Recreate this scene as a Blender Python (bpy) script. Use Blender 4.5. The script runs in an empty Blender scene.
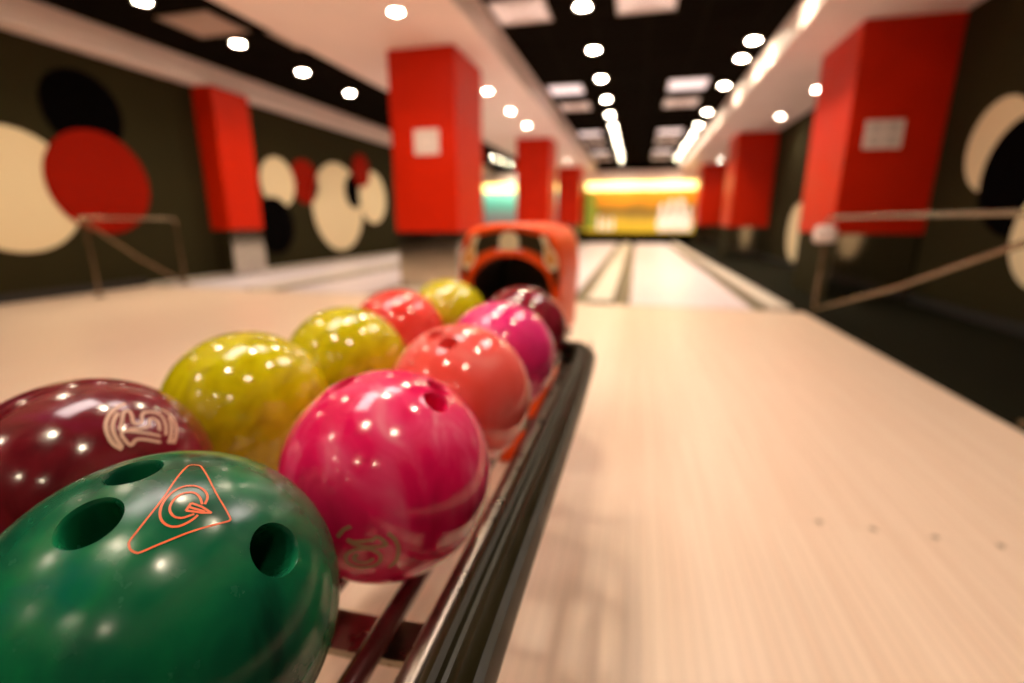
LAMP, SPOT, EXPOSURE = 75.0, 60.0, 1.14
G = [[(0.191,0.164,0.968),(0.224,0.18,0.958),(0.267,0.162,0.95),(0.452,0.055,0.89),(0.598,-0.013,0.801),(0.611,-0.028,0.791),(0.607,-0.048,0.793),(0.543,-0.181,0.82),(0.48,-0.303,0.823),(0.435,-0.376,0.818),(0.419,-0.389,0.82),(0.393,-0.392,0.832),(0.372,-0.382,0.846),(0.359,-0.364,0.86),(0.348,-0.291,0.891),(0.311,-0.136,0.94),(0.241,0.016,0.97),(0.189,0.132,0.973),(0.191,0.164,0.968)],[(0.478,-0.043,0.877),(0.455,-0.001,0.891),(0.416,0.023,0.909),(0.37,0.025,0.929),(0.329,-0.003,0.944),(0.312,-0.052,0.949),(0.318,-0.111,0.942),(0.338,-0.166,0.927),(0.373,-0.211,0.904),(0.41,-0.231,0.882),(0.45,-0.23,0.863),(0.479,-0.208,0.853),(0.495,-0.172,0.852),(0.501,-0.135,0.855),(0.499,-0.111,0.859)],[(0.47,-0.052,0.881),(0.43,-0.026,0.902),(0.391,-0.02,0.92),(0.362,-0.046,0.931),(0.352,-0.086,0.932),(0.364,-0.135,0.922),(0.389,-0.169,0.906),(0.429,-0.183,0.885),(0.46,-0.168,0.872),(0.475,-0.14,0.869),(0.485,-0.118,0.867)],[(0.445,-0.128,0.886),(0.469,-0.112,0.876),(0.505,-0.089,0.859),(0.531,-0.061,0.845),(0.481,-0.064,0.874),(0.429,-0.079,0.9)],[(0.439,-0.103,0.892),(0.464,-0.095,0.881),(0.509,-0.076,0.858)],[(0.445,-0.128,0.886),(0.429,-0.079,0.9)]]
Mk = [[(0.539,0.068,0.839),(0.549,-0.027,0.835),(0.585,-0.119,0.802),(0.632,-0.184,0.753),(0.686,-0.22,0.693),(0.745,-0.233,0.625),(0.792,-0.209,0.574)],[(0.589,-0.041,0.807),(0.624,-0.108,0.774),(0.666,-0.161,0.728),(0.721,-0.191,0.666),(0.784,-0.201,0.587)],[(0.711,-0.128,0.691),(0.744,-0.153,0.651),(0.802,-0.144,0.58),(0.795,-0.074,0.602),(0.854,0.063,0.516)],[(0.716,-0.133,0.685),(0.732,-0.088,0.676),(0.825,0.094,0.556)],[(0.724,-0.08,0.685),(0.754,0.024,0.657),(0.746,0.077,0.661),(0.713,0.11,0.692),(0.712,0.148,0.686),(0.747,0.159,0.646),(0.797,0.116,0.592)],[(0.701,-0.131,0.701),(0.649,-0.063,0.758),(0.605,-0.009,0.796),(0.607,0.033,0.794),(0.649,0.02,0.761),(0.699,-0.015,0.715),(0.717,0.034,0.696),(0.664,0.095,0.741),(0.653,0.15,0.742),(0.673,0.214,0.708),(0.714,0.23,0.662),(0.773,0.197,0.603),(0.826,0.14,0.545)],[(0.642,0.29,0.71),(0.696,0.322,0.642),(0.774,0.29,0.563),(0.837,0.222,0.5),(0.872,0.155,0.465)],[(0.706,0.294,0.645),(0.775,0.247,0.582),(0.836,0.177,0.52),(0.868,0.121,0.481)]]
H = [[(0.204,-0.976,0.078),(0.143,-0.989,0.045),(0.089,-0.996,-0.023)],[(0.466,-0.885,-0.002),(0.508,-0.859,-0.066),(0.522,-0.837,-0.166),(0.486,-0.824,-0.292),(0.421,-0.829,-0.367)],[(0.164,-0.986,-0.037),(0.226,-0.972,-0.057),(0.349,-0.936,-0.045),(0.392,-0.92,-0.022),(0.43,-0.901,-0.061),(0.441,-0.891,-0.109),(0.333,-0.936,-0.111),(0.223,-0.971,-0.085),(0.163,-0.986,-0.043)],[(0.39,-0.89,-0.238),(0.378,-0.886,-0.271),(0.354,-0.886,-0.299),(0.32,-0.891,-0.322),(0.28,-0.9,-0.336),(0.237,-0.91,-0.34),(0.195,-0.922,-0.335),(0.16,-0.934,-0.32),(0.134,-0.946,-0.296),(0.121,-0.956,-0.266),(0.122,-0.965,-0.232),(0.136,-0.971,-0.198),(0.163,-0.972,-0.168),(0.198,-0.97,-0.144),(0.238,-0.963,-0.13),(0.28,-0.952,-0.126),(0.319,-0.938,-0.133),(0.352,-0.924,-0.149),(0.376,-0.91,-0.174),(0.389,-0.898,-0.205),(0.39,-0.89,-0.238)],[(0.332,-0.915,-0.23),(0.326,-0.913,-0.246),(0.313,-0.913,-0.26),(0.295,-0.916,-0.271),(0.274,-0.921,-0.278),(0.251,-0.926,-0.28),(0.23,-0.933,-0.277),(0.211,-0.94,-0.27),(0.197,-0.946,-0.258),(0.19,-0.951,-0.243),(0.19,-0.955,-0.226),(0.197,-0.958,-0.21),(0.21,-0.958,-0.195),(0.229,-0.956,-0.183)]]
holesG = [(0.105,-0.364,0.926),(-0.032,-0.013,0.999),(0.81,0.065,0.583)]
holesH = [(0.575,-0.081,0.814),(0.492,0.168,0.854),(-0.346,-0.143,0.927)]
holesC = [(0.034,-0.467,0.884)]
import bpy, bmesh, math, random
from mathutils import Vector, Matrix
random.seed(4)
PI = math.pi
SC = bpy.context.scene
COL = SC.collection

# ------------------------------------------------------------------ helpers
def obj(name, bm, mat, parent=None, smooth=False, sharp=None):
    me = bpy.data.meshes.new(name)
    bmesh.ops.recalc_face_normals(bm, faces=bm.faces[:])
    bm.to_mesh(me); bm.free()
    mats = mat if isinstance(mat, (list, tuple)) else [mat]
    for m in mats: me.materials.append(m)
    if smooth:
        for p in me.polygons: p.use_smooth = True
        if sharp: me.set_sharp_from_angle(angle=math.radians(sharp))
    o = bpy.data.objects.new(name, me)
    COL.objects.link(o)
    if parent: o.parent = parent
    return o

def tag(o, label=None, cat=None, group=None, kind=None):
    if label: o['label'] = label
    if cat: o['category'] = cat
    if group: o['group'] = group
    if kind: o['kind'] = kind
    return o

def empty(name, loc=(0, 0, 0), label=None, cat=None, group=None):
    o = bpy.data.objects.new(name, None); COL.objects.link(o)
    o.location = loc; o.empty_display_size = .1
    return tag(o, label, cat, group)

def box(bm, x0, x1, y0, y1, z0, z1, bevel=0, mi=0):
    r = bmesh.ops.create_cube(bm, size=1)
    vs = r['verts']
    for v in vs:
        v.co = Vector(((x0+x1)/2 + v.co.x*(x1-x0), (y0+y1)/2 + v.co.y*(y1-y0), (z0+z1)/2 + v.co.z*(z1-z0)))
    fs = set(f for v in vs for f in v.link_faces)
    for f in fs: f.material_index = mi
    if bevel:
        es = set(e for v in vs for e in v.link_edges)
        bmesh.ops.bevel(bm, geom=list(es), offset=bevel, segments=3, affect='EDGES', profile=.5)
    return bm

def BM(): return bmesh.new()
def boxbm(*a, **k): return box(BM(), *a, **k)

def sweep(bm, pts, prof, up=Vector((0, 0, 1)), cap=True):
    """sweep a closed 2D profile (side, up) along a polyline"""
    pts = [Vector(p) for p in pts]; rings = []
    n = len(pts)
    for i, p in enumerate(pts):
        t = (pts[min(i+1, n-1)] - pts[max(i-1, 0)]).normalized()
        s = t.cross(up)
        if s.length < 1e-4: s = t.cross(Vector((1, 0, 0)))
        s.normalize(); u = s.cross(t).normalized()
        rings.append([bm.verts.new(p + s*a + u*b) for a, b in prof])
    m = len(prof)
    for a, b in zip(rings, rings[1:]):
        for k in range(m):
            bm.faces.new((a[k], a[(k+1) % m], b[(k+1) % m], b[k]))
    if cap:
        bm.faces.new(rings[0][::-1]); bm.faces.new(rings[-1])
    return bm

def circ(r, n=16, ry=None): return [(r*math.cos(2*PI*k/n), (ry or r)*math.sin(2*PI*k/n)) for k in range(n)]
def tube(bm, pts, r, n=16): return sweep(bm, pts, circ(r, n))

def smooth_path(pts, k=8):
    pts = [Vector(p) for p in pts]; out = []
    P = [pts[0]*2-pts[1]] + pts + [pts[-1]*2-pts[-2]]
    for i in range(1, len(P)-2):
        for j in range(k):
            t = j/k; a, b, c, d = P[i-1], P[i], P[i+1], P[i+2]
            out.append(.5*((2*b) + (c-a)*t + (2*a-5*b+4*c-d)*t*t + (3*b-a-3*c+d)*t**3))
    out.append(pts[-1]); return out

def disc(bm, c, n, r, d, seg=64, bevel=.004):
    """thick disc: centre c on its back, facing axis n"""
    n = Vector(n).normalized(); q = n.to_track_quat('Z', 'Y')
    rings = []
    for rr, h in ((r, 0), (r, d-bevel), (r-bevel, d)):
        rings.append([bm.verts.new(Vector(c) + q @ Vector((rr*math.cos(2*PI*k/seg), rr*math.sin(2*PI*k/seg), h))) for k in range(seg)])
    for a, b in zip(rings, rings[1:]):
        for k in range(seg): bm.faces.new((a[k], a[(k+1) % seg], b[(k+1) % seg], b[k]))
    bm.faces.new(rings[0][::-1]); bm.faces.new(rings[-1])
    return bm

# ------------------------------------------------------------------ materials
def s2l(c): return tuple(((v/255)/12.92 if v/255 <= .04045 else ((v/255+.055)/1.055)**2.4) for v in c)
def mat(name, col, rough=.5, metal=0, coat=0, spec=.5, emit=None, es=0):
    m = bpy.data.materials.new(name); m.use_nodes = True
    b = m.node_tree.nodes['Principled BSDF']
    b.inputs['Base Color'].default_value = (*col, 1)
    b.inputs['Roughness'].default_value = rough; b.inputs['Metallic'].default_value = metal
    b.inputs['Coat Weight'].default_value = coat; b.inputs['Coat Roughness'].default_value = .05
    b.inputs['Specular IOR Level'].default_value = spec
    if emit:
        b.inputs['Emission Color'].default_value = (*emit, 1); b.inputs['Emission Strength'].default_value = es
    return m
def nodes(m): return m.node_tree.nodes, m.node_tree.links, m.node_tree.nodes['Principled BSDF']

def ramp(nt, stops):
    r = nt.new('ShaderNodeValToRGB'); e = r.color_ramp.elements
    e[0].position, e[0].color = stops[0][0], (*stops[0][1], 1)
    e[1].position, e[1].color = stops[-1][0], (*stops[-1][1], 1)
    for p, c in stops[1:-1]:
        x = e.new(p); x.color = (*c, 1)
    return r

def wear(m, amount=.35, scale=6, lo=.7):
    """subtle colour and gloss variation"""
    nt, lk, b = nodes(m)
    c = b.inputs['Base Color'].default_value[:3]; r0 = b.inputs['Roughness'].default_value
    tc = nt.new('ShaderNodeTexCoord'); n = nt.new('ShaderNodeTexNoise')
    n.inputs['Scale'].default_value = scale; n.inputs['Detail'].default_value = 5
    lk.new(tc.outputs['Object'], n.inputs['Vector'])
    rp = ramp(nt, [(.3, tuple(v*lo for v in c)), (.7, c)])
    lk.new(n.outputs['Fac'], rp.inputs['Fac']); lk.new(rp.outputs['Color'], b.inputs['Base Color'])
    mr = nt.new('ShaderNodeMapRange'); mr.inputs['To Min'].default_value = r0*(1-amount); mr.inputs['To Max'].default_value = r0*(1+amount)
    lk.new(n.outputs['Fac'], mr.inputs['Value']); lk.new(mr.outputs['Result'], b.inputs['Roughness'])
    return m

def ball_mat(name, stops, scale=12, dist=2.5, stretch=(1, 1, 1), rough=.13, detail=3, seed=0, coat=.35):
    m = mat(name, stops[0][1], rough, coat=coat)
    nt, lk, b = nodes(m)
    tc = nt.new('ShaderNodeTexCoord'); mp = nt.new('ShaderNodeMapping')
    mp.inputs['Scale'].default_value = stretch; mp.inputs['Location'].default_value = (seed, seed*.7, -seed)
    n = nt.new('ShaderNodeTexNoise'); n.inputs['Scale'].default_value = scale
    n.inputs['Detail'].default_value = detail; n.inputs['Distortion'].default_value = dist
    lk.new(tc.outputs['Object'], mp.inputs['Vector']); lk.new(mp.outputs['Vector'], n.inputs['Vector'])
    rp = ramp(nt, stops); lk.new(n.outputs['Fac'], rp.inputs['Fac'])
    lk.new(rp.outputs['Color'], b.inputs['Base Color'])
    # fine scuffs in the polish
    n2 = nt.new('ShaderNodeTexNoise'); n2.inputs['Scale'].default_value = 55; n2.inputs['Detail'].default_value = 6
    lk.new(tc.outputs['Object'], n2.inputs['Vector'])
    mr = nt.new('ShaderNodeMapRange'); mr.inputs['From Min'].default_value = .35; mr.inputs['From Max'].default_value = .75
    mr.inputs['To Min'].default_value = rough*.8; mr.inputs['To Max'].default_value = rough*1.7
    lk.new(n2.outputs['Fac'], mr.inputs['Value']); lk.new(mr.outputs['Result'], b.inputs['Roughness'])
    return m

def wood_floor(name, c1, c2, plank=.028, rough=.22):
    m = mat(name, c1, rough, coat=0); nt, lk, b = nodes(m)
    tc = nt.new('ShaderNodeTexCoord'); mp = nt.new('ShaderNodeMapping'); mp.inputs['Rotation'].default_value = (0, 0, PI/2)
    br = nt.new('ShaderNodeTexBrick'); br.offset = .37; br.inputs['Scale'].default_value = 1
    br.inputs['Brick Width'].default_value = 1.4; br.inputs['Row Height'].default_value = plank
    br.inputs['Mortar Size'].default_value = .0006; br.inputs['Bias'].default_value = 0
    br.inputs['Color1'].default_value = (*c1, 1); br.inputs['Color2'].default_value = (*c2, 1)
    br.inputs['Mortar'].default_value = (*[v*.6 for v in c2], 1)
    lk.new(tc.outputs['Object'], mp.inputs['Vector']); lk.new(mp.outputs['Vector'], br.inputs['Vector'])
    n = nt.new('ShaderNodeTexNoise'); n.inputs['Scale'].default_value = 3; n.inputs['Detail'].default_value = 4
    mp2 = nt.new('ShaderNodeMapping'); mp2.inputs['Scale'].default_value = (12, .6, 1)
    lk.new(tc.outputs['Object'], mp2.inputs['Vector']); lk.new(mp2.outputs['Vector'], n.inputs['Vector'])
    mx = nt.new('ShaderNodeMix'); mx.data_type = 'RGBA'; mx.blend_type = 'MULTIPLY'; mx.inputs['Factor'].default_value = .35
    rp = ramp(nt, [(.3, (.82, .78, .74)), (.7, (1, 1, 1))])
    lk.new(n.outputs['Fac'], rp.inputs['Fac'])
    lk.new(br.outputs['Color'], mx.inputs['A']); lk.new(rp.outputs['Color'], mx.inputs['B'])
    lk.new(mx.outputs['Result'], b.inputs['Base Color'])
    return m

M = {}
M['red'] = wear(mat('red_paint', (.60, .0165, .0003), .45, spec=.15), .3, 3, .9)
M['mirror'] = wear(mat('mirror_cladding', (.62, .58, .52), .12, 1), .4, 2, .85)
M['olive'] = wear(mat('olive_wall', (.029, .024, .0095), .85, spec=.05), .2, 2, .85)
M['cream'] = mat('cream_board', (.78, .65, .42), .7, spec=.2)
M['disc_red'] = mat('red_board', (.26, .0065, .0003), .75, spec=.06)
M['black'] = mat('black_board', (.0015, .001, .001), .9, spec=.02)
M['plaster'] = wear(mat('pale_plaster', (.90, .74, .69), .5, spec=.3), .2, 2, .93)
M['carpet'] = wear(mat('dark_carpet', (.010, .009, .004), .95, spec=.05), .1, 60, .6)
M['wood'] = wood_floor('maple_approach', (.83, .63, .49), (.80, .585, .445), rough=.33)
M['lane'] = wood_floor('pale_lane', (.80, .70, .76), (.77, .67, .73), .026, .32)
M['gutter'] = mat('gutter_grey', (.16, .125, .07), .4, spec=.3)
M['gutter_dark'] = mat('gutter_shell', (.13, .11, .07), .35)
M['cap'] = mat('divider_cap', (.68, .60, .52), .35)
M['steel'] = wear(mat('brushed_steel', (.30, .22, .14), .2, 1), .3, 8, .8)
M['chrome'] = wear(mat('worn_chrome', (.34, .28, .22), .30, 1), .4, 30, .7)
M['rail'] = wear(mat('dark_bronze_rail', (.018, .014, .004), .40, .0, spec=.22), .4, 20, .7)
M['track'] = mat('maroon_track', (.10, .02, .02), .25, .3, coat=.4)
M['hood'] = wear(mat('orange_plastic', (.93, .090, .004), .42, spec=.15), .3, 6, .9)
M['hole'] = mat('black_lining', (.004, .004, .004), .6)
M['decal'] = mat('decal_black', (.03, .024, .012), .3)
M['decal_cream'] = mat('decal_cream', (.95, .84, .58), .35)
M['decal_orange'] = mat('decal_orange', (.9, .36, .06), .35)
M['decal_mist'] = mat('decal_mist', (.85, .80, .88), .35)
M['paper'] = mat('white_paper', (.86, .74, .68), .5)
M['print'] = mat('grey_print', (.66, .56, .51), .6)
M['ring'] = mat('white_trim', (.75, .70, .62), .4)
M['lamp'] = mat('lamp_glass', (1, 1, 1), .3, emit=(1, .84, .60), es=LAMP)
M['soflamp'] = mat('soffit_lamp_glass', (1, 1, 1), .3, emit=(1, .84, .66), es=LAMP*.7)
M['tile'] = mat('vent_tile', (.8, .66, .6), .5, emit=(1, .78, .70), es=.25)  # the vent is no lamp; weak emission stands in for floor bounce
M['tile_dim'] = mat('vent_tile_dim', (.55, .42, .36), .5)
M['tile_added_glow'] = mat('pale_tile_added_glow', (.8, .7, .7), .4, emit=(1, .84, .86), es=.4)  # pale tile lit from the floor; emission added for that and for fill
M['overhead'] = mat('bright_ceiling_panel', (.8, .7, .7), .4, emit=(1, .86, .82), es=5)
M['tile_frame'] = mat('tile_frame', (.35, .28, .24), .5)
M['rubber'] = mat('black_rubber', (.012, .011, .010), .6)
M['dot'] = mat('dot_inlay', (.24, .13, .06), .4)
M['foul'] = mat('foul_line_black', (.05, .035, .02), .3)

# ceiling: black tiles in a slim grid
def ceil_mat():
    m = mat('black_ceiling_tiles', (.010, .009, .008), .9, spec=0); nt, lk, b = nodes(m)
    tc = nt.new('ShaderNodeTexCoord'); br = nt.new('ShaderNodeTexBrick'); br.offset = 0
    br.inputs['Scale'].default_value = 1; br.inputs['Brick Width'].default_value = .6; br.inputs['Row Height'].default_value = .6
    br.inputs['Mortar Size'].default_value = .012
    br.inputs['Color1'].default_value = (.0065, .0048, .0032, 1); br.inputs['Color2'].default_value = (.0078, .0058, .004, 1)
    br.inputs['Mortar'].default_value = (.014, .011, .008, 1)
    lk.new(tc.outputs['Object'], br.inputs['Vector']); lk.new(br.outputs['Color'], b.inputs['Base Color'])
    return m
M['ceil'] = ceil_mat()

# painted mural over the pins, strip light falling on it put in as emission: light band on top, orange sky, dark hills, yellow ground
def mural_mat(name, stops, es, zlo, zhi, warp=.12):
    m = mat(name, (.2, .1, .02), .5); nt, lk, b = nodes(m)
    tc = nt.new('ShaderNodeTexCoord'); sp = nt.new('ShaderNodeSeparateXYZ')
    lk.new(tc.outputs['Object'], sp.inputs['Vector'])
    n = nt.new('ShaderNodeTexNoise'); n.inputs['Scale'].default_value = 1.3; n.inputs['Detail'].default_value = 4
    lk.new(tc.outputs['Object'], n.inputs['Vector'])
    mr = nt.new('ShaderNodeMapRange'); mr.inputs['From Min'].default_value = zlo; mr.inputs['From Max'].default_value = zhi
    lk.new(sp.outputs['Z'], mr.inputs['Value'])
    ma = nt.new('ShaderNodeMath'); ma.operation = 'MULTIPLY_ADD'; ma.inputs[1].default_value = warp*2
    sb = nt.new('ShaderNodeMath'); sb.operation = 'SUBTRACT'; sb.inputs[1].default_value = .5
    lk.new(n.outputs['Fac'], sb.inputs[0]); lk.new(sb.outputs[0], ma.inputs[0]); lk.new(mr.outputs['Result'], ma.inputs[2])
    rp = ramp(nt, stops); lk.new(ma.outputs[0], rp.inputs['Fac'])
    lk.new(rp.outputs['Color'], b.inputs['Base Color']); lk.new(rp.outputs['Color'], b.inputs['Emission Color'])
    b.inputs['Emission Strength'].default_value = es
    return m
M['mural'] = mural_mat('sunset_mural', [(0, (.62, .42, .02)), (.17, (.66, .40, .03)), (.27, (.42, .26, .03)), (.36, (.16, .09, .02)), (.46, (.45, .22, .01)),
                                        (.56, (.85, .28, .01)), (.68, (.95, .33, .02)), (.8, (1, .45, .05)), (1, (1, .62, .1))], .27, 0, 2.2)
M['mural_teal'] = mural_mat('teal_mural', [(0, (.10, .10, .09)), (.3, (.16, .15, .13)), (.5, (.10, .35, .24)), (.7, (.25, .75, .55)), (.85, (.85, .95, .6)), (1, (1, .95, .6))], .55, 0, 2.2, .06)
M['glow'] = mat('mural_strip_light', (1, .9, .6), .4, emit=(1, .74, .22), es=1.9)
M['pinart'] = mat('mural_pin_white', (.8, .62, .5), .5, emit=(1, .80, .62), es=.36)  # painted pins; emission stands in for the strip light on them
M['greenart'] = mat('mural_green', (.2, .25, .03), .5, emit=(.3, .34, .03), es=.25)  # paint as well, strip light put into its emission
# ------------------------------------------------------------------ the room
H1, H2 = 3.05, 2.75          # tiled ceiling, lowered soffits
XL, XR, YF, YB = -6.4, 2.87, -4.0, 21.2
FOUL, PIT = 5.1, 20.0
def struct(name, bm, m, **k): return tag(obj(name, bm, m, **k), kind='structure')

struct('floor', boxbm(XL, 1.6, YF, FOUL-.03, -.12, 0), M['wood'])
struct('floor_carpet', boxbm(1.6, XR, YF, YB, -.12, .004), M['carpet'])
struct('floor_lane_bed', boxbm(XL, 1.6, FOUL-.03, YB, -.30, -.12), M['gutter_dark'])
struct('trim_1', boxbm(XL, 1.6, FOUL-.03, FOUL, -.12, .001), M['foul'])            # foul line
struct('ceiling', boxbm(XL, XR, YF, YB, H1, H1+.1), M['ceil'])
struct('wall_left', boxbm(XL-.1, XL, YF, YB, -.3, H1+.1), M['olive'])
struct('wall_right', boxbm(XR, XR+.1, YF, YB, -.3, H1+.1), M['olive'])
struct('wall_back', boxbm(XL-.1, XR+.1, YB, YB+.1, -.3, H1+.1), M['black'])
struct('wall_front', boxbm(XL-.1, XR+.1, YF-.1, YF, -.3, H1+.1), M['olive'])
struct('baseboard_left', boxbm(XL, XL+.018, YF, FOUL, 0, .10, .004), M['rubber'])
struct('baseboard_right', boxbm(XR-.018, XR, YF, PIT, .004, .10, .004), M['rubber'])
struct('trim_2', boxbm(-3.78, -1.72, YF, YB, H2, H1, .006), M['plaster'])         # soffit over the pillars
struct('trim_3', boxbm(1.5, XR, YF, YB, H2, H1, .006), M['plaster'])
struct('trim_4', boxbm(XL, -6.14, YF, YB, H2, H1, .006), M['plaster'])
struct('trim_5', boxbm(-1.735, -1.70, YF, YB, H1-.02, H1-.001), M['plaster'])

# inlaid guide dots of the approach
for x in (.567, .703, .854, 1.004):
    struct('floor_dot', disc(BM(), (x, 1.41, -.002), (0, 0, 1), .0095, .0026, 20, .0003), M['dot'])

# ------------------------------------------------------------------ lanes, gutters, dividers
def lane(x0, x1, label):
    o = obj('bowling_lane', boxbm(x0, x1, FOUL, PIT, -.12, 0), M['lane'])
    return tag(o, label, 'bowling lane', 'bowling lanes')
lane(-.02, 1.17, 'pale glossy bowling lane on the right, beside the dark carpet')
lane(-1.85, -.66, 'pale bowling lane running straight behind the orange ball return hood')
lane(-4.28, -3.12, 'pale lane just left of the first freestanding red pillar')
lane(-6.12, -4.93, 'pale lane along the grey-green wall with the painted discs')
def gutter(x0, x1, label):
    n = 14; w = (x1-x0)/2; c = (x0+x1)/2; bm = BM(); prof = []
    for k in range(n+1):
        a = PI + PI*k/n; prof.append((w*.99*math.cos(a), .075*math.sin(a)))
    for k in range(n+1):
        a = 2*PI - PI*k/n; prof.append((w*.93*math.cos(a), .068*math.sin(a)))
    sweep(bm, [(c, FOUL, -.012), (c, PIT, -.012)], prof)
    return tag(obj('lane_gutter', bm, M['gutter'], smooth=True, sharp=40), label, 'gutter', 'lane gutters')
gutter(1.17, 1.31, 'long gutter on the right edge of the right lane, next to the carpet')
gutter(-.21, -.02, 'dark gutter on the left edge of the right lane')
gutter(-.66, -.48, 'dark gutter left of the pale strip behind the ball return')
gutter(-2.04, -1.85, 'gutter at the foot of the first freestanding red pillar, right side')
gutter(-3.12, -2.94, 'gutter on the left side of the freestanding red pillars')
gutter(-4.47, -4.28, 'gutter right of the pale strip between the two left lanes')
gutter(-4.93, -4.74, 'gutter left of the pale strip between the two left lanes')
gutter(-6.31, -6.12, 'gutter along the foot of the grey-green disc wall')
def divider(x0, x1, z1, label, y0=FOUL):
    o = obj('lane_divider', boxbm(x0, x1, y0, PIT, -.12, z1, .012), M['cap'])
    return tag(o, label, 'lane divider', 'lane dividers')
divider(-.48, -.21, .025, 'pale raised strip between the two dark gutters behind the ball return', FOUL+.0905)
tag(obj('divider_end', boxbm(-.478, -.212, FOUL, FOUL+.09, -.11, .027, .008), M['gutter']), 'dark end piece of the pale strip between the gutters behind the ball return', 'end piece')
divider(1.31, 1.5, .05, 'pale raised edging between the right lane and the carpet')
divider(-2.94, -2.04, .02, 'wide pale strip the freestanding red pillars stand on')
divider(-4.74, -4.47, .025, 'pale raised strip between the two left lanes')
divider(-6.398, -6.31, .03, 'narrow pale strip at the foot of the grey-green disc wall')

# ------------------------------------------------------------------ pillars
def pillar(x0, x1, y0, y1, z0, label, group, discs=()):
    cx, cy = (x0+x1)/2, (y0+y1)/2
    t = empty('red_pillar', (cx, cy, z0), label, 'pillar', group)
    a, b = x0-cx, x1-cx; c, d = y0-cy, y1-cy
    obj('shaft', boxbm(a, b, c, d, .72-z0, H2-z0-.001, .006), M['red'], t)
    obj('base_cladding', boxbm(a+.012, b-.012, c+.012, d-.012, 0, .72-z0, .004), M['mirror' if cx < 1 else 'olive'], t)
    if cx > 1: tag(obj('mirror_panel', boxbm(a+.03, b-.03, c+.004, c+.0115, .03, .715-z0, .002), M['mirror'], t), 'mirrored panel')
    return t
fg, rg = 'freestanding red pillars', 'red wall pillars on the right'
pillar(-2.9, -2.08, 5.6, 6.6, .021, 'big red freestanding pillar with a white notice, nearest of its row', fg)
pillar(-2.9, -2.08, 11.9, 12.9, .021, 'red freestanding pillar seen just above the ball return hood', fg)
pillar(-2.9, -2.08, 18.3, 19.3, .021, 'farthest red freestanding pillar, left of the orange mural', fg)
pillar(2.03, XR-.001, 5.95, 7.1, .005, 'big dark red wall pillar on the right with a white notice', rg)
pillar(2.05, XR-.001, 12.25, 13.3, .005, 'second red wall pillar on the right, halfway down the lane', rg)
pillar(2.05, XR-.001, 18.4, 19.4, .005, 'farthest red wall pillar, right of the orange mural', rg)
t = pillar(XL+.001, -6.05, 6.28, 6.98, .031, 'shallow red pillar on the left disc wall', None)

def notice(x0, x1, y, z0, z1, label):
    cx, cz = (x0+x1)/2, (z0+z1)/2
    t = empty('notice_sign', (cx, y, cz), label, 'notice', 'white notices on the red pillars')
    w, h = (x1-x0)/2, (z1-z0)/2
    obj('board', boxbm(-w, w, -.012, -.0005, -h, h, .003), M['paper'], t)
    for sx in (-1, 1):
        for sz in (-1, 1):
            obj('print_block', boxbm(sx*w*.46-w*.32, sx*w*.46+w*.32, -.0132, -.0118, sz*h*.45-h*.28, sz*h*.45+h*.28, .0005), M['print'], t)
notice(-2.60, -2.29, 5.6, 1.61, 1.885, 'square white notice on the front of the big left pillar')
notice(2.18, 2.52, 5.95, 1.56, 1.83, 'square white notice on the dark red right pillar')

# ------------------------------------------------------------------ painted discs on the walls
def wall_disc(side, y, z, r, layer, m, label):
    X = XL if side < 0 else XR
    d = .014
    bm = disc(BM(), (0, 0, 0), (-side, 0, 0), r, d, 72)
    o = obj('wall_disc', bm, m, smooth=True, sharp=40); o.location = (X - side*(layer*(d+.0005)+.0005), y, z)
    return tag(o, label, 'wall disc', 'decorative discs on the ' + ('left' if side < 0 else 'right') + ' wall')
L_, R_ = -1, 1
wall_disc(L_, 4.72, 2.10, .45, 0, M['black'], 'black disc peeking out above the large red disc, left wall')
wall_disc(L_, 3.86, 1.165, .648, 0, M['cream'], 'large cream disc at the left edge, partly behind the red disc')
wall_disc(L_, 4.75, 1.305, .605, 1, M['disc_red'], 'large red disc lapping over the big cream disc, left wall')
wall_disc(L_, 8.64, 1.60, .42, 0, M['disc_red'], 'small red disc between two cream discs right of the shallow pillar')
wall_disc(L_, 7.86, 1.53, .44, 1, M['cream'], 'cream disc beside the shallow red pillar, above a black disc')
wall_disc(L_, 7.65, .77, .50, 2, M['black'], 'black disc at the right foot of the shallow red pillar')
wall_disc(L_, 9.74, 1.14, .93, 0, M['cream'], 'largest cream disc, tall and near the floor, left of the big pillar')
wall_disc(L_, 10.36, 1.51, .37, 1, M['black'], 'black disc seen as a crescent between two overlapping cream discs')
wall_disc(L_, 11.16, 1.41, .62, 2, M['cream'], 'cream disc next to the big pillar, under a small red disc')
wall_disc(L_, 10.68, 2.0, .37, 3, M['disc_red'], 'small red disc on top of the overlapping cream and black discs')
wall_disc(R_, 5.13, 1.46, .375, 0, M['cream'], 'cream disc at the right edge, partly hidden by a black disc')
wall_disc(R_, 4.74, 1.19, .46, 1, M['black'], 'black disc over the cream disc at the right edge')
wall_disc(R_, 10.1, .64, .53, 0, M['cream'], 'cream disc seen edge-on beyond the big right pillar')
wall_disc(R_, 4.27, .74, .39, 2, M['cream'], 'low cream disc cut off by the right edge, behind the sloping handrail bar')

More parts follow.
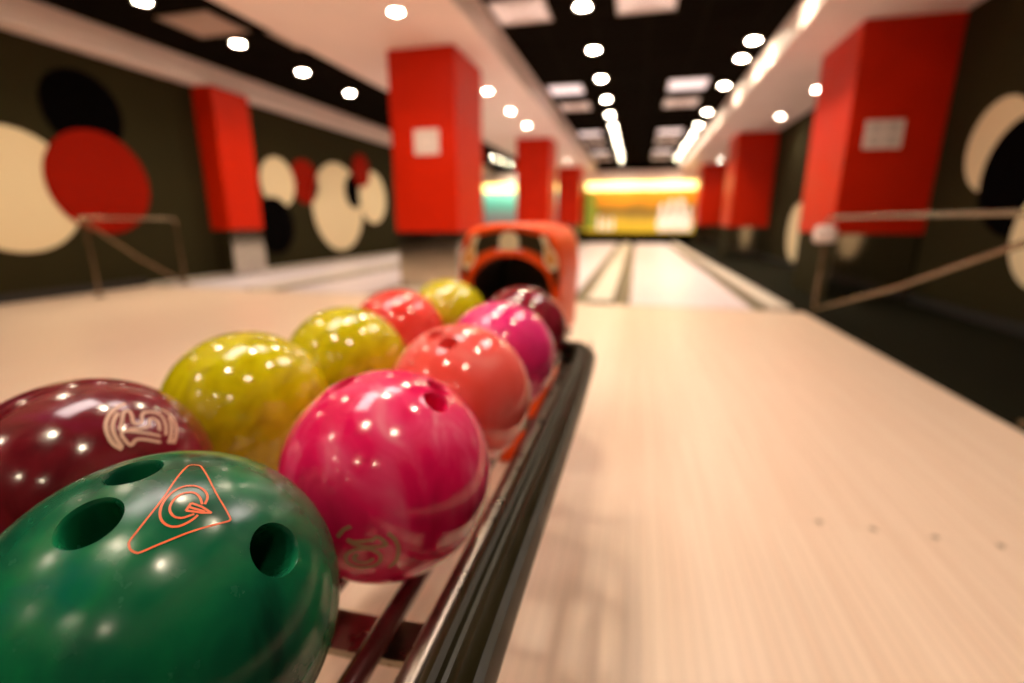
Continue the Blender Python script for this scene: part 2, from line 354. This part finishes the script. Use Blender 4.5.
# ------------------------------------------------------------------ murals over the pins
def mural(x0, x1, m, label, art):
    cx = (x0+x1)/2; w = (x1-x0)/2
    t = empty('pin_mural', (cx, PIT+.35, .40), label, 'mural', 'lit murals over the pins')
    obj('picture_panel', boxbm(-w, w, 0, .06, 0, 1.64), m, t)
    obj('strip_light', boxbm(-w, w, -.10, .0, 1.64, 1.93, .03), M['glow'], t)
    if art:
        def pin(x, z0, h):
            prof = [(0, 0), (.085, 0), (.15, .18), (.165, .3), (.14, .45), (.085, .62), (.07, .7), (.085, .82), (.09, .88), (.07, .96), (.03, 1)]
            pts = [(x+a*h, z0+b*h) for a, b in prof] + [(x-a*h, z0+b*h) for a, b in reversed(prof[1:])]
            bm = BM()
            f = [bm.verts.new((px, -.004, pz)) for px, pz in pts]; b = [bm.verts.new((px, 0, pz)) for px, pz in pts]
            bm.faces.new(f); n = len(pts)
            for k in range(n): bm.faces.new((f[k], f[(k+1) % n], b[(k+1) % n], b[k]))
            obj('painted_pin', bm, M['pinart'], t)
        for x, z0, h in ((.86, .05, 1.05), (1.2, .05, 1.2), (1.55, .05, 1.25), (1.85, .05, .95)): pin(x, z0, h)
        for x, z0, h in ((-1.55, .1, .55), (-1.3, .08, .5), (-1.05, .1, .5)): pin(x, z0, h)
        bm = BM(); random.seed(3)
        pts = [(-w+.02, .15)] + [(-w+.42+.12*math.sin(k*1.9), .15+k*.17) for k in range(9)] + [(-w+.02, 1.6)]
        f = [bm.verts.new((a, -.003, b)) for a, b in pts]; bk = [bm.verts.new((a, 0, b)) for a, b in pts]
        bm.faces.new(f)
        for k in range(len(pts)): bm.faces.new((f[k], f[(k+1) % len(pts)], bk[(k+1) % len(pts)], bk[k]))
        obj('painted_tree', bm, M['greenart'], t)
mural(-2.06, 2.2, M['mural'], 'brightly lit orange and yellow mural with white pins over the lane end', True)
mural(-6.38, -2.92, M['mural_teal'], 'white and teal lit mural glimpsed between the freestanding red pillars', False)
struct('trim_6', boxbm(XL, XR, PIT+.30, PIT+.5, 2.34, H2, .0), M['plaster'])

# ------------------------------------------------------------------ ceiling fittings
ORD = ['nearest', 'second', 'third', 'fourth', 'fifth', 'sixth', 'seventh', 'eighth', 'ninth', 'tenth', 'eleventh', 'twelfth', 'thirteenth', 'fourteenth', 'fifteenth', 'sixteenth']
def lamp_meshes(r, lampmat):
    bm = BM(); n = 32
    prof = [(r*1.02, 0), (r*1.32, 0), (r*1.30, -.008), (r*1.10, -.012), (r*1.02, -.006)]
    rings = [[bm.verts.new((a*math.cos(2*PI*k/n), a*math.sin(2*PI*k/n), b)) for k in range(n)] for a, b in prof]
    for i in range(len(rings)):
        a, b = rings[i], rings[(i+1) % len(rings)]
        for k in range(n): bm.faces.new((a[k], a[(k+1) % n], b[(k+1) % n], b[k]))
    ring = obj('trim_ring', bm, M['ring'], smooth=True, sharp=50)
    bm = BM()
    prof = [(r, 0), (r, -.003), (r*.6, -.007), (r*.25, -.0085)]
    rings = [[bm.verts.new((a*math.cos(2*PI*k/n), a*math.sin(2*PI*k/n), b)) for k in range(n)] for a, b in prof]
    for a, b in zip(rings, rings[1:]):
        for k in range(n): bm.faces.new((a[k], a[(k+1) % n], b[(k+1) % n], b[k]))
    bm.faces.new(rings[-1]); bm.faces.new(rings[0][::-1])
    lamp = obj('lamp', bm, lampmat, smooth=True)
    return ring, lamp
PROTO = {}
def downlight(x, y, z, label, group, soffit=False):
    t = empty('downlight', (x, y, z), label, 'ceiling light', group)
    if soffit not in PROTO:
        PROTO[soffit] = lamp_meshes(.058 if soffit else .068, M['soflamp'] if soffit else M['lamp'])
        for o in PROTO[soffit]: o.parent = t
    else:
        for o in PROTO[soffit]:
            c = o.copy(); COL.objects.link(c); c.parent = t
    so = bpy.data.objects.new('lamp_beam', BEAM[soffit]); COL.objects.link(so); so.parent = t
    if y < 2.6: so.data = BEAM['dim']
    if x == .6: so.data = BEAM['mid']
    so.location = (0, 0, -.016)
    return t
BEAM = {}
for k_ in (False, True, 'dim', 'mid'):
    sp = bpy.data.lights.new('lamp_beam', 'SPOT'); sp.energy = SPOT*{False: 1, True: .8, 'dim': .33, 'mid': .2}[k_]; sp.color = (1, .85, .62) if k_ is not True else (1, .84, .68)
    sp.spot_size = math.radians(128); sp.spot_blend = 1.0; sp.shadow_soft_size = .08; BEAM[k_] = sp
def lamp_row(x, ys, z, where, group, soffit=False, first=None):
    k = 0
    for y in sorted(ys):
        if first is not None and y < first:
            downlight(x, y, z, 'round ceiling light overhead, outside the picture, in the %s' % where, group, soffit); continue
        w = 'round lit ceiling light, %s from the camera in the %s' % (ORD[min(k, 15)], where)
        downlight(x, y, z, w, group, soffit); k += 1
lamp_row(-.69, [-2.9, -.35, 1.35, 3.0, 4.4] + [5.78+1.37*k for k in range(0, 11)], H1, 'left-hand row down the black ceiling', 'left row of ceiling lights', first=5.6)
lamp_row(1.28, [5.85, 7.29, 8.0, 9.42, 11.5, 12.98, 14.4, 15.7, 17.0, 18.3, 19.5], H1, 'right-hand row down the black ceiling', 'right row of ceiling lights', first=5.6)
lamp_row(.6, [-2.9, -.35, 1.3, 3.6], H1, 'middle row overhead', 'middle row of ceiling lights', first=99)
lamp_row(-5.07, [1.45, 3.28, 4.54, 5.80, 7.06, 8.33, 10.15, 11.5, 12.8, 14.1, 15.4, 17.4, 18.6, 19.8], H1, 'row over the far left lanes', 'ceiling lights over the left lanes', first=4.4)
lamp_row(-2.3, [-2.5, -.85, 1.25, 4.68, 7.6, 9.0, 10.35, 16.6], H2, 'pale soffit above the freestanding pillars', 'soffit lights over the pillars', True, first=4.4)
lamp_row(2.48, [8.7, 10.65, 17.5], H2, 'pale soffit along the right wall', 'soffit lights on the right', True)

def tile(x, y, wx, wy, m, label, rad, group='pale square ceiling tiles'):
    t = empty('ceiling_tile', (x, y, H1), label, 'ceiling tile', group)
    bm = BM(); f = .025
    for a in ((-wx/2, wx/2, -wy/2, -wy/2+f), (-wx/2, wx/2, wy/2-f, wy/2), (-wx/2, -wx/2+f, -wy/2+f, wy/2-f), (wx/2-f, wx/2, -wy/2+f, wy/2-f)):
        box(bm, *a, -.012, 0)
    obj('frame', bm, M['tile_frame'], t)
    obj('panel', boxbm(-wx/2+f, wx/2-f, -wy/2+f, wy/2-f, -.004, 0), m, t)
    if rad:
        bm = BM(); n = 5
        for k in range(n):                     # concentric louvres of the air diffuser
            s = (.44-.08*k)
            a, b = s*wx, s*wy
            for q in ((-a, a, -b, -b+.012), (-a, a, b-.012, b), (-a, -a+.012, -b, b), (a-.012, a, -b, b)): box(bm, *q, -.011, -.004)
        obj('louvre', bm, M['tile_dim'], t)
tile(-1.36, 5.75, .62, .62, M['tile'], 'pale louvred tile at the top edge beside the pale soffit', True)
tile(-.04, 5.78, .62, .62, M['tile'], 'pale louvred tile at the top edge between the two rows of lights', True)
for k, (y, m, d) in enumerate(((9.05, 'tile_added_glow', 'bright'), (10.35, 'tile', 'dim'), (13.5, 'tile_added_glow', 'bright'), (14.9, 'tile', 'dim'), (17.2, 'tile_added_glow', 'bright'), (18.8, 'tile', 'dim'))):
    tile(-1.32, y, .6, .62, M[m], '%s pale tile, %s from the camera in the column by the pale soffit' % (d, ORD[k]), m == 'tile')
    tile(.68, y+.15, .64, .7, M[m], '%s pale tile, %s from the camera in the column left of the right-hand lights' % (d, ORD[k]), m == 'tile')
tile(-4.98, 5.2, .7, .62, M['tile_dim'], 'pale louvred tile between two lights over the left lanes', True)
tile(-4.15, 5.85, .6, .6, M['tile_dim'], 'pale louvred tile at the edge of the pillar soffit, over the left lanes', True)
tile(-.72, 1.95, .6, .62, M['overhead'], 'square bright ceiling panel overhead, outside the picture', False)
tile(-1.22, .95, .6, 1.2, M['overhead'], 'bright ceiling panel overhead on the left, outside the picture', False)
tile(.68, 2.6, .6, 1.2, M['overhead'], 'bright ceiling panel overhead on the right, outside the picture', False)

# ------------------------------------------------------------------ handrails
def handrail(x, y0, y1, side, label, box_on):
    t = empty('handrail', (x, y1, 0), label, 'handrail', 'steel handrails')
    zt = .885; r = .016; L = y0-y1
    p = smooth_path([(0, 0, 0.004), (0, 0, zt*.5), (0, 0, zt-.09), (0, -.025, zt-.025), (0, -.09, zt), (0, L*.5, zt), (0, L, zt)], 5)
    obj('top_rail', tube(BM(), [(0, -.07, zt-.004), (0, L*.5, zt), (0, L, zt)], r), M['steel'], t, True, 50)
    obj('post', tube(BM(), smooth_path([(0, 0, .004), (0, 0, zt*.5), (0, 0, zt-.09), (0, -.02, zt-.03), (0, -.075, zt-.003)], 6), r), M['steel'], t, True, 50)
    obj('post', tube(BM(), [(0, L+.06, .004), (0, L+.06, zt*.5), (0, L+.06, zt-.01)], r), M['steel'], t, True, 50)
    obj('sloping_bar', tube(BM(), [(0, -.02, .04), (0, L*.5, .42), (0, L+.02, .872)], r), M['steel'], t, True, 50)
    for yy in (0, L+.06):
        obj('base_flange', disc(BM(), (0, yy, .004), (0, 0, 1), .055, .012, 32, .003), M['steel'], t, True, 40)
    if box_on:
        b = obj('control_box', boxbm(-.085, .085, -.05, .05, -.075, .075, .03), M['plaster'], t, True, 40)
        b.location = (side*.02, -.03, .735); tag(b, 'pale rounded box')
handrail(1.68, 2.3, 5.05, -1, 'steel handrail with sloping bar and pale box at the right carpet edge', True)
handrail(-5.95, 4.1, 5.28, 1, 'steel handrail with sloping bar in front of the large red disc', False)

# ------------------------------------------------------------------ ball return: rails, tracks, hood
ret = empty('ball_return', (-.385, .8, 0), 'dark-railed ball return with orange hood, holding the bowling balls', 'ball return')
RO = Vector((-.385, .8, 0))
def rel(pts): return [Vector(p)-RO for p in pts]
def part(name, bm, m, smooth=True, sharp=40, parent=None):
    return obj(name, bm, m, ret if parent is None else parent, smooth, sharp)
# outer bumper rail: rounded bar with two raised beads along its top
prof = []
for k in range(10):  # right side round to bottom, to left
    a = math.radians(35 - 250*k/9); prof.append((.0245*math.cos(a), .026*math.sin(a)))
top = [(-.021, .016), (-.017, .022), (-.0125, .0245), (-.008, .0225), (-.0055, .019), (-.002, .019), (.001, .0225), (.0055, .0245), (.010, .022), (.014, .017)]
prof = prof + top
zr = .545
def rail(sx, name_label):
    X = -.385 + sx*.286
    pts = [(X-sx*.09, -.045, zr), (X-sx*.03, -.025, zr), (X, .03, zr), (X, .3, zr), (X+sx*.004, .7, zr), (X+sx*.004, 1.02, zr), (X-sx*.004, 1.09, zr), (X-sx*.03, 1.135, zr-.004), (X-sx*.075, 1.15, zr-.012)]
    pp = [tuple(p) for p in smooth_path(rel(pts), 7)]
    return part('side_rail', sweep(BM(), pp, prof), M['rail'], sharp=30)
rail(1, ''); rail(-1, '')
for X in (-.205, -.285, -.465, -.545):
    tr = part('ball_track', tube(BM(), smooth_path(rel([(X, -.03, .4805), (X, .3, .4805), (X, .8, .4805), (X, 1.42, .4805), (X, 1.62, .4805)]), 4), .0110), M['track'])
for X in (-.147, -.623):
    part('chrome_rod', tube(BM(), smooth_path(rel([(X, -.02, .505), (X, .3, .505), (X, .8, .505), (X, 1.3, .505)]), 4), .0125), M['chrome'])
for Y in (.02, .335, .86, 1.28):
    bm = BM()
    pts = rel([(-.67, Y, .525), (-.648, Y, .487), (-.60, Y, .464), (-.5, Y, .458), (-.385, Y, .456), (-.27, Y, .458), (-.17, Y, .464), (-.122, Y, .487), (-.10, Y, .525)])
    sweep(bm, smooth_path(pts, 6), [(-.022, -.004), (.022, -.004), (.022, .004), (-.022, .004)])
    part('cross_bracket', bm, M['chrome'], sharp=30)
for X, Y in ((-.60, .335), (-.17, .335)):
    lg = part('leg', tube(BM(), rel([(X, Y, .012), (X, Y, .25), (X, Y, .462)]), .017), M['chrome'])
    part('foot', disc(BM(), Vector((X, Y, .0005))-RO, (0, 0, 1), .034, .014, 28, .003), M['rubber'], parent=None)
# hood: arch-mouthed shell
HX, HY, HB, HD = -.388, 1.5, .44, .50
N = 48
def outer(t):     # loop from bottom left over the top to bottom right
    P = [(-.158, HB), (-.166, .60), (-.168, .69), (-.160, .765), (-.138, .815), (-.10, .838), (0, .846), (.10, .838), (.138, .815), (.160, .765), (.168, .69), (.166, .60), (.158, HB)]
    s = t*(len(P)-1); i = min(int(s), len(P)-2); f = s-i
    q = smooth_cache[0] if smooth_cache else None
    return (P[i][0]*(1-f)+P[i+1][0]*f, P[i][1]*(1-f)+P[i+1][1]*f)
smooth_cache = []
def resample(pts, n):
    pts = [Vector(p) for p in pts]; d = [0]
    for a, b in zip(pts, pts[1:]): d.append(d[-1]+(b-a).length)
    out = []
    for k in range(n):
        s = d[-1]*k/(n-1); i = 0
        while i < len(d)-2 and d[i+1] < s: i += 1
        f = (s-d[i])/max(1e-9, d[i+1]-d[i]); out.append(pts[i].lerp(pts[i+1], min(1, f)))
    return out
OUT = resample(smooth_path([(-.158, 0, HB), (-.166, 0, .60), (-.168, 0, .69), (-.158, 0, .775), (-.128, 0, .822), (-.07, 0, .84), (0, 0, .845), (.07, 0, .84), (.128, 0, .822), (.158, 0, .775), (.168, 0, .69), (.166, 0, .60), (.158, 0, HB)], 10), N)
INN = resample(smooth_path([(-.138, 0, HB), (-.141, 0, .58), (-.136, 0, .640), (-.112, 0, .693), (-.062, 0, .728), (0, 0, .740), (.062, 0, .728), (.112, 0, .693), (.136, 0, .640), (.141, 0, .58), (.138, 0, HB)], 10), N)
hood = empty('hood_group')
bpy.data.objects.remove(hood)
bm = BM()
def ring(pts, dy, sx=1, dz=0): return [bm.verts.new(Vector((HX+p.x*sx, HY+dy, p.z+dz*(p.z-HB)/.4))-RO) for p in pts]
mid = lambda a: [o.lerp(i, a) for o, i in zip(OUT, INN)]
rr = [ring(INN, .03), ring(INN, .0), ring(mid(.88), -.010), ring(mid(.74), 0), ring(mid(.24), 0), ring(mid(.11), -.012), ring(OUT, .006), ring(OUT, .03), ring(OUT, HD*.5), ring(OUT, HD-.02, .995), ring(OUT, HD, .95, -.02)]
for a, b in zip(rr, rr[1:]):
    for k in range(N-1): bm.faces.new((a[k], a[k+1], b[k+1], b[k]))
bm.faces.new(rr[-1])
shell = part('hood_shell', bm, M['hood'], sharp=50)
bm = BM()
a = ring(INN, .028, .998); b = ring(INN, HD*.8, .95)
for k in range(N-1): bm.faces.new((a[k], a[k+1], b[k+1], b[k]))
bm.faces.new(b)
part('mouth_lining', bm, M['hole'])
# pedestal under the hood
bm = BM(); box(bm, HX-.135-RO.x, HX+.135-RO.x, HY+.02-RO.y, HY+.36-RO.y, .001, HB+.01, .02)
part('pedestal', bm, M['hood'], sharp=40)
# picture band over the mouth
bm = BM(); i0, i1 = int(N*.25), int(N*.75)
u, v = mid(.27), mid(.70)
front = [[bm.verts.new(Vector((HX+p.x, HY-.0022, p.z))-RO) for p in s[i0:i1+1]] for s in (u, v)]
back = [[bm.verts.new(Vector((HX+p.x, HY+.002, p.z))-RO) for p in s[i0:i1+1]] for s in (u, v)]
n = len(front[0])
for k in range(n-1):
    bm.faces.new((front[0][k], front[0][k+1], front[1][k+1], front[1][k]))
    for s in (0, 1): bm.faces.new((front[s][k], front[s][k+1], back[s][k+1], back[s][k]))
band = part('picture_band', bm, M['decal'], False)
def flat(name, pts, y, m, parent):
    bm = BM()
    f = [bm.verts.new(Vector((HX+x, HY-y-.001, z))-RO) for x, z in pts]; b = [bm.verts.new(Vector((HX+x, HY-y, z))-RO) for x, z in pts]
    bm.faces.new(f); n = len(pts)
    for k in range(n): bm.faces.new((f[k], f[(k+1) % n], b[(k+1) % n], b[k]))
    return obj(name, bm, m, parent)
def pin2(cx, z0, h, tilt, w=1):
    prof = [(0, 0), (.10, 0), (.19, .16), (.21, .30), (.17, .46), (.09, .64), (.075, .72), (.095, .84), (.09, .92), (.05, .99), (0, 1)]
    pts = [(a*h*w, b*h) for a, b in prof] + [(-a*h*w, b*h) for a, b in reversed(prof[1:-1])]
    c, s = math.cos(tilt), math.sin(tilt)
    return [(cx+x*c+z*s, z0-x*s+z*c) for x, z in pts]
flat('picture_mist', [(-.062, .738), (-.05, .755), (-.03, .768), (0, .772), (.03, .768), (.05, .755), (.062, .738), (.03, .747), (0, .75), (-.03, .747)], .0023, M['decal_mist'], band)
flat('picture_ball', [(.033*math.cos(2*PI*k/32), .786+.033*math.sin(2*PI*k/32)) for k in range(32)], .0033, M['decal_cream'], band)
for s in (-1, 1):
    flat('picture_pin', pin2(s*.146, .700, .118, -s*.34, .92), .0023, M['decal_cream'], band)
    flat('picture_pin_core', pin2(s*.140, .715, .066, -s*.34, 1.0), .0034, M['decal_orange'], band)

# ------------------------------------------------------------------ bowling balls
BR = .1078
def ribbon(bm, dirs, w, R=BR, lift=.0004):
    P = [Vector(d).normalized() for d in dirs]
    Q = smooth_path(P, 4); Q = [q.normalized() for q in Q]; n = len(Q); L = []; Rr = []
    for i, q in enumerate(Q):
        t = (Q[min(i+1, n-1)]-Q[max(i-1, 0)]).normalized(); s = t.cross(q).normalized()
        L.append(bm.verts.new((q*R + s*w/2).normalized()*(R+lift))); Rr.append(bm.verts.new((q*R - s*w/2).normalized()*(R+lift)))
    for i in range(n-1): bm.faces.new((L[i], L[i+1], Rr[i+1], Rr[i]))
def straight(dirs):
    out = []
    for a, b in zip(dirs, dirs[1:]):
        a, b = Vector(a), Vector(b)
        for k in range(4): out.append(a.lerp(b, k/4))
    out.append(Vector(dirs[-1])); return out

def ball_mesh(holes, fine=False):
    bm = BM(); bmesh.ops.create_uvsphere(bm, u_segments=192 if fine else 112, v_segments=96 if fine else 56, radius=BR)
    me = bpy.data.meshes.new('ball'); bm.to_mesh(me); bm.free()
    o = bpy.data.objects.new('tmp', me); COL.objects.link(o)
    tmp = []
    for d, r in holes:
        d = Vector(d).normalized(); q = d.to_track_quat('Z', 'Y'); bm = BM(); n = 40
        zc = math.sqrt(BR*BR-r*r)
        pr = [(r+.012, zc+.0112), (r+.0022, zc+.0006), (r+.0006, zc-.0016), (r, zc-.004), (r, zc-.045)]
        rings = [[bm.verts.new(q @ Vector((a*math.cos(2*PI*k/n), a*math.sin(2*PI*k/n), b))) for k in range(n)] for a, b in pr]
        for a, b in zip(rings, rings[1:]):
            for k in range(n): bm.faces.new((a[k], a[(k+1) % n], b[(k+1) % n], b[k]))
        bm.faces.new(rings[0][::-1]); bm.faces.new(rings[-1])
        bmesh.ops.recalc_face_normals(bm, faces=bm.faces[:])
        cm = bpy.data.meshes.new('c'); bm.to_mesh(cm); bm.free()
        c = bpy.data.objects.new('c', cm); COL.objects.link(c); tmp.append(c)
        mo = o.modifiers.new('b', 'BOOLEAN'); mo.operation = 'DIFFERENCE'; mo.object = c; mo.solver = 'EXACT'
    bpy.context.view_layer.update()
    dg = bpy.context.evaluated_depsgraph_get()
    new = bpy.data.meshes.new_from_object(o.evaluated_get(dg))
    bpy.data.objects.remove(o)
    for c in tmp: bpy.data.objects.remove(c)
    for p in new.polygons: p.use_smooth = True
    new.set_sharp_from_angle(angle=math.radians(32))
    return new
HID = [((.05, .25, -.97), .0125), ((-.12, .30, -.95), .0125), ((-.02, -.25, -.97), .015)]
def ball(loc, m, label, holes=HID, fine=False):
    me = ball_mesh(holes, fine); me.name = 'bowling_ball'
    me.materials.clear(); me.materials.append(m)
    o = bpy.data.objects.new('bowling_ball', me); COL.objects.link(o); o.location = loc
    return tag(o, label, 'bowling ball', 'bowling balls on the ball return')
ZB = .593
gm = ball_mat('green_ball', [(.25, (.002, .035, .020)), (.42, (.004, .10, .045)), (.58, (.006, .16, .058)), (.72, (.003, .12, .085)), (.85, (.015, .20, .06))], 9, 1.6, (1, 1, .45), .19, 4, 3, 0)
hm = ball_mat('hot_pink_ball', [(.25, (.66, .003, .075)), (.46, (.84, .008, .11)), (.60, (.90, .06, .19)), (.74, (.95, .24, .34))], 16, 1.2, (1, 1, .18), .13, 3, 1)
m15 = ball_mat('maroon_ball', [(.25, (.085, .004, .008)), (.5, (.15, .008, .014)), (.66, (.17, .008, .028)), (.82, (.24, .012, .07))], 10, 2, (1, 1, 1), .14, 3, 5)
ym = ball_mat('yellow_green_ball', [(.25, (.30, .22, .002)), (.42, (.55, .46, .003)), (.58, (.66, .58, .004)), (.72, (.50, .34, .003)), (.85, (.72, .64, .01))], 12, 2.2, (1, 1, .6), .09, 3, 7)
cm_ = ball_mat('coral_ball', [(.25, (.88, .07, .045)), (.5, (.95, .12, .105)), (.7, (.96, .20, .18)), (.85, (.97, .32, .26))], 11, 1.5, (1, 1, .6), .09, 3, 9)
pm = ball_mat('pink_ball', [(.25, (.74, .012, .15)), (.5, (.84, .035, .21)), (.7, (.90, .14, .34)), (.85, (.92, .26, .44))], 10, 1.5, (1, 1, .5), .09, 3, 11)
mb = ball_mat('dark_maroon_ball', [(.25, (.12, .004, .012)), (.5, (.20, .008, .02)), (.75, (.28, .02, .04))], 10, 2, (1, 1, 1), .09, 3, 13)
rm = ball_mat('red_coral_ball', [(.25, (.75, .03, .025)), (.5, (.84, .06, .045)), (.8, (.9, .14, .1))], 10, 1.5, (1, 1, .6), .09, 3, 15)

def hs(d, r): return [(x, r) for x in d]
g = ball((-.289, .204, ZB), gm, 'dark green bowling ball with an orange triangle mark, nearest the camera', [(holesG[0], .0145), (holesG[1], .0140), (holesG[2], .0152)], True)
bm = BM(); ribbon(bm, G[0], .0011)
for s in G[1:3]: ribbon(bm, s, .0013)
for s in G[3:]: ribbon(bm, straight(s), .0014)
tag(obj('triangle_logo', bm, mat('orange_inlay', (.78, .13, .022), .4), g), 'orange triangle with letter Q')
h = ball((-.2395, .4145, ZB), hm, 'hot pink bowling ball next behind the green one, in the right row', [(holesH[0], .0125), (holesH[1], .0125), (holesH[2], .015)], True)
tan = mat('tan_inlay', (.50, .25, .13), .45)
bm = BM()
for s in H: ribbon(bm, s, .0034)
tag(obj('number_logo', bm, tan, h), 'worn tan number and curved brackets')
a = ball((-.513, .3135, ZB), m15, 'dark maroon bowling ball numbered 15 at the left edge', HID)
bm = BM()
for s in Mk[:2] + Mk[6:]: ribbon(bm, s, .0032)
for s in Mk[2:6]: ribbon(bm, s, .0028)
tag(obj('number_logo', bm, mat('pale_inlay', (.62, .36, .25), .45), a), 'pale outlined number 15 in curved brackets')
ball((-.520, .5295, ZB), ym, 'yellow-green marbled bowling ball right behind the maroon one numbered 15')
ball((-.500, .7455, ZB), ym, 'second yellow-green bowling ball, between a yellow-green and a coral ball')
ball((-.515, .977, ZB), rm, 'red-coral bowling ball in the left row, before the last yellow one')
ball((-.480, 1.195, ZB), ym, 'yellow bowling ball at the far end of the left row')
ball((-.246, .650, ZB), cm_, 'coral bowling ball between two pink ones in the right row', [(holesC[0], .0125), ((-.22, -.30, .93), .0125), ((.12, .35, -.93), .015)])
ball((-.244, .871, ZB), pm, 'pink bowling ball behind the coral one in the right row')
ball((-.250, 1.090, ZB), mb, 'dark maroon bowling ball before the hood mouth')

# ------------------------------------------------------------------ camera, world
cam = bpy.data.cameras.new('camera'); co = bpy.data.objects.new('camera', cam); COL.objects.link(co)
cam.sensor_width = 36; cam.lens = 480/1024*36; cam.clip_start = .02
X = Vector((0.96955124, 0.24488852, 0)); Yd = Vector((0.05962702, -0.23607254, -0.96990431)); F = Vector((-0.23751844, 0.94037193, -0.2434864))
R = Matrix((X, -Yd, -F)).transposed()
co.matrix_world = Matrix.Translation((0, 0, .85)) @ R.to_4x4()
cam.dof.use_dof = True; cam.dof.focus_distance = .28; cam.dof.aperture_fstop = 2.4
SC.camera = co
w = bpy.data.worlds.new('world'); SC.world = w; w.use_nodes = True
w.node_tree.nodes['Background'].inputs['Color'].default_value = (1, .8, .65, 1)
w.node_tree.nodes['Background'].inputs['Strength'].default_value = .05
SC.view_settings.view_transform = 'Standard'; SC.view_settings.look = 'None'
SC.view_settings.exposure = EXPOSURE; SC.view_settings.gamma = 1
SC.view_settings.use_curve_mapping = False
SC.cycles.use_denoising = True; SC.cycles.use_adaptive_sampling = False
SC.cycles.max_bounces = 8; SC.cycles.sample_clamp_indirect = 6
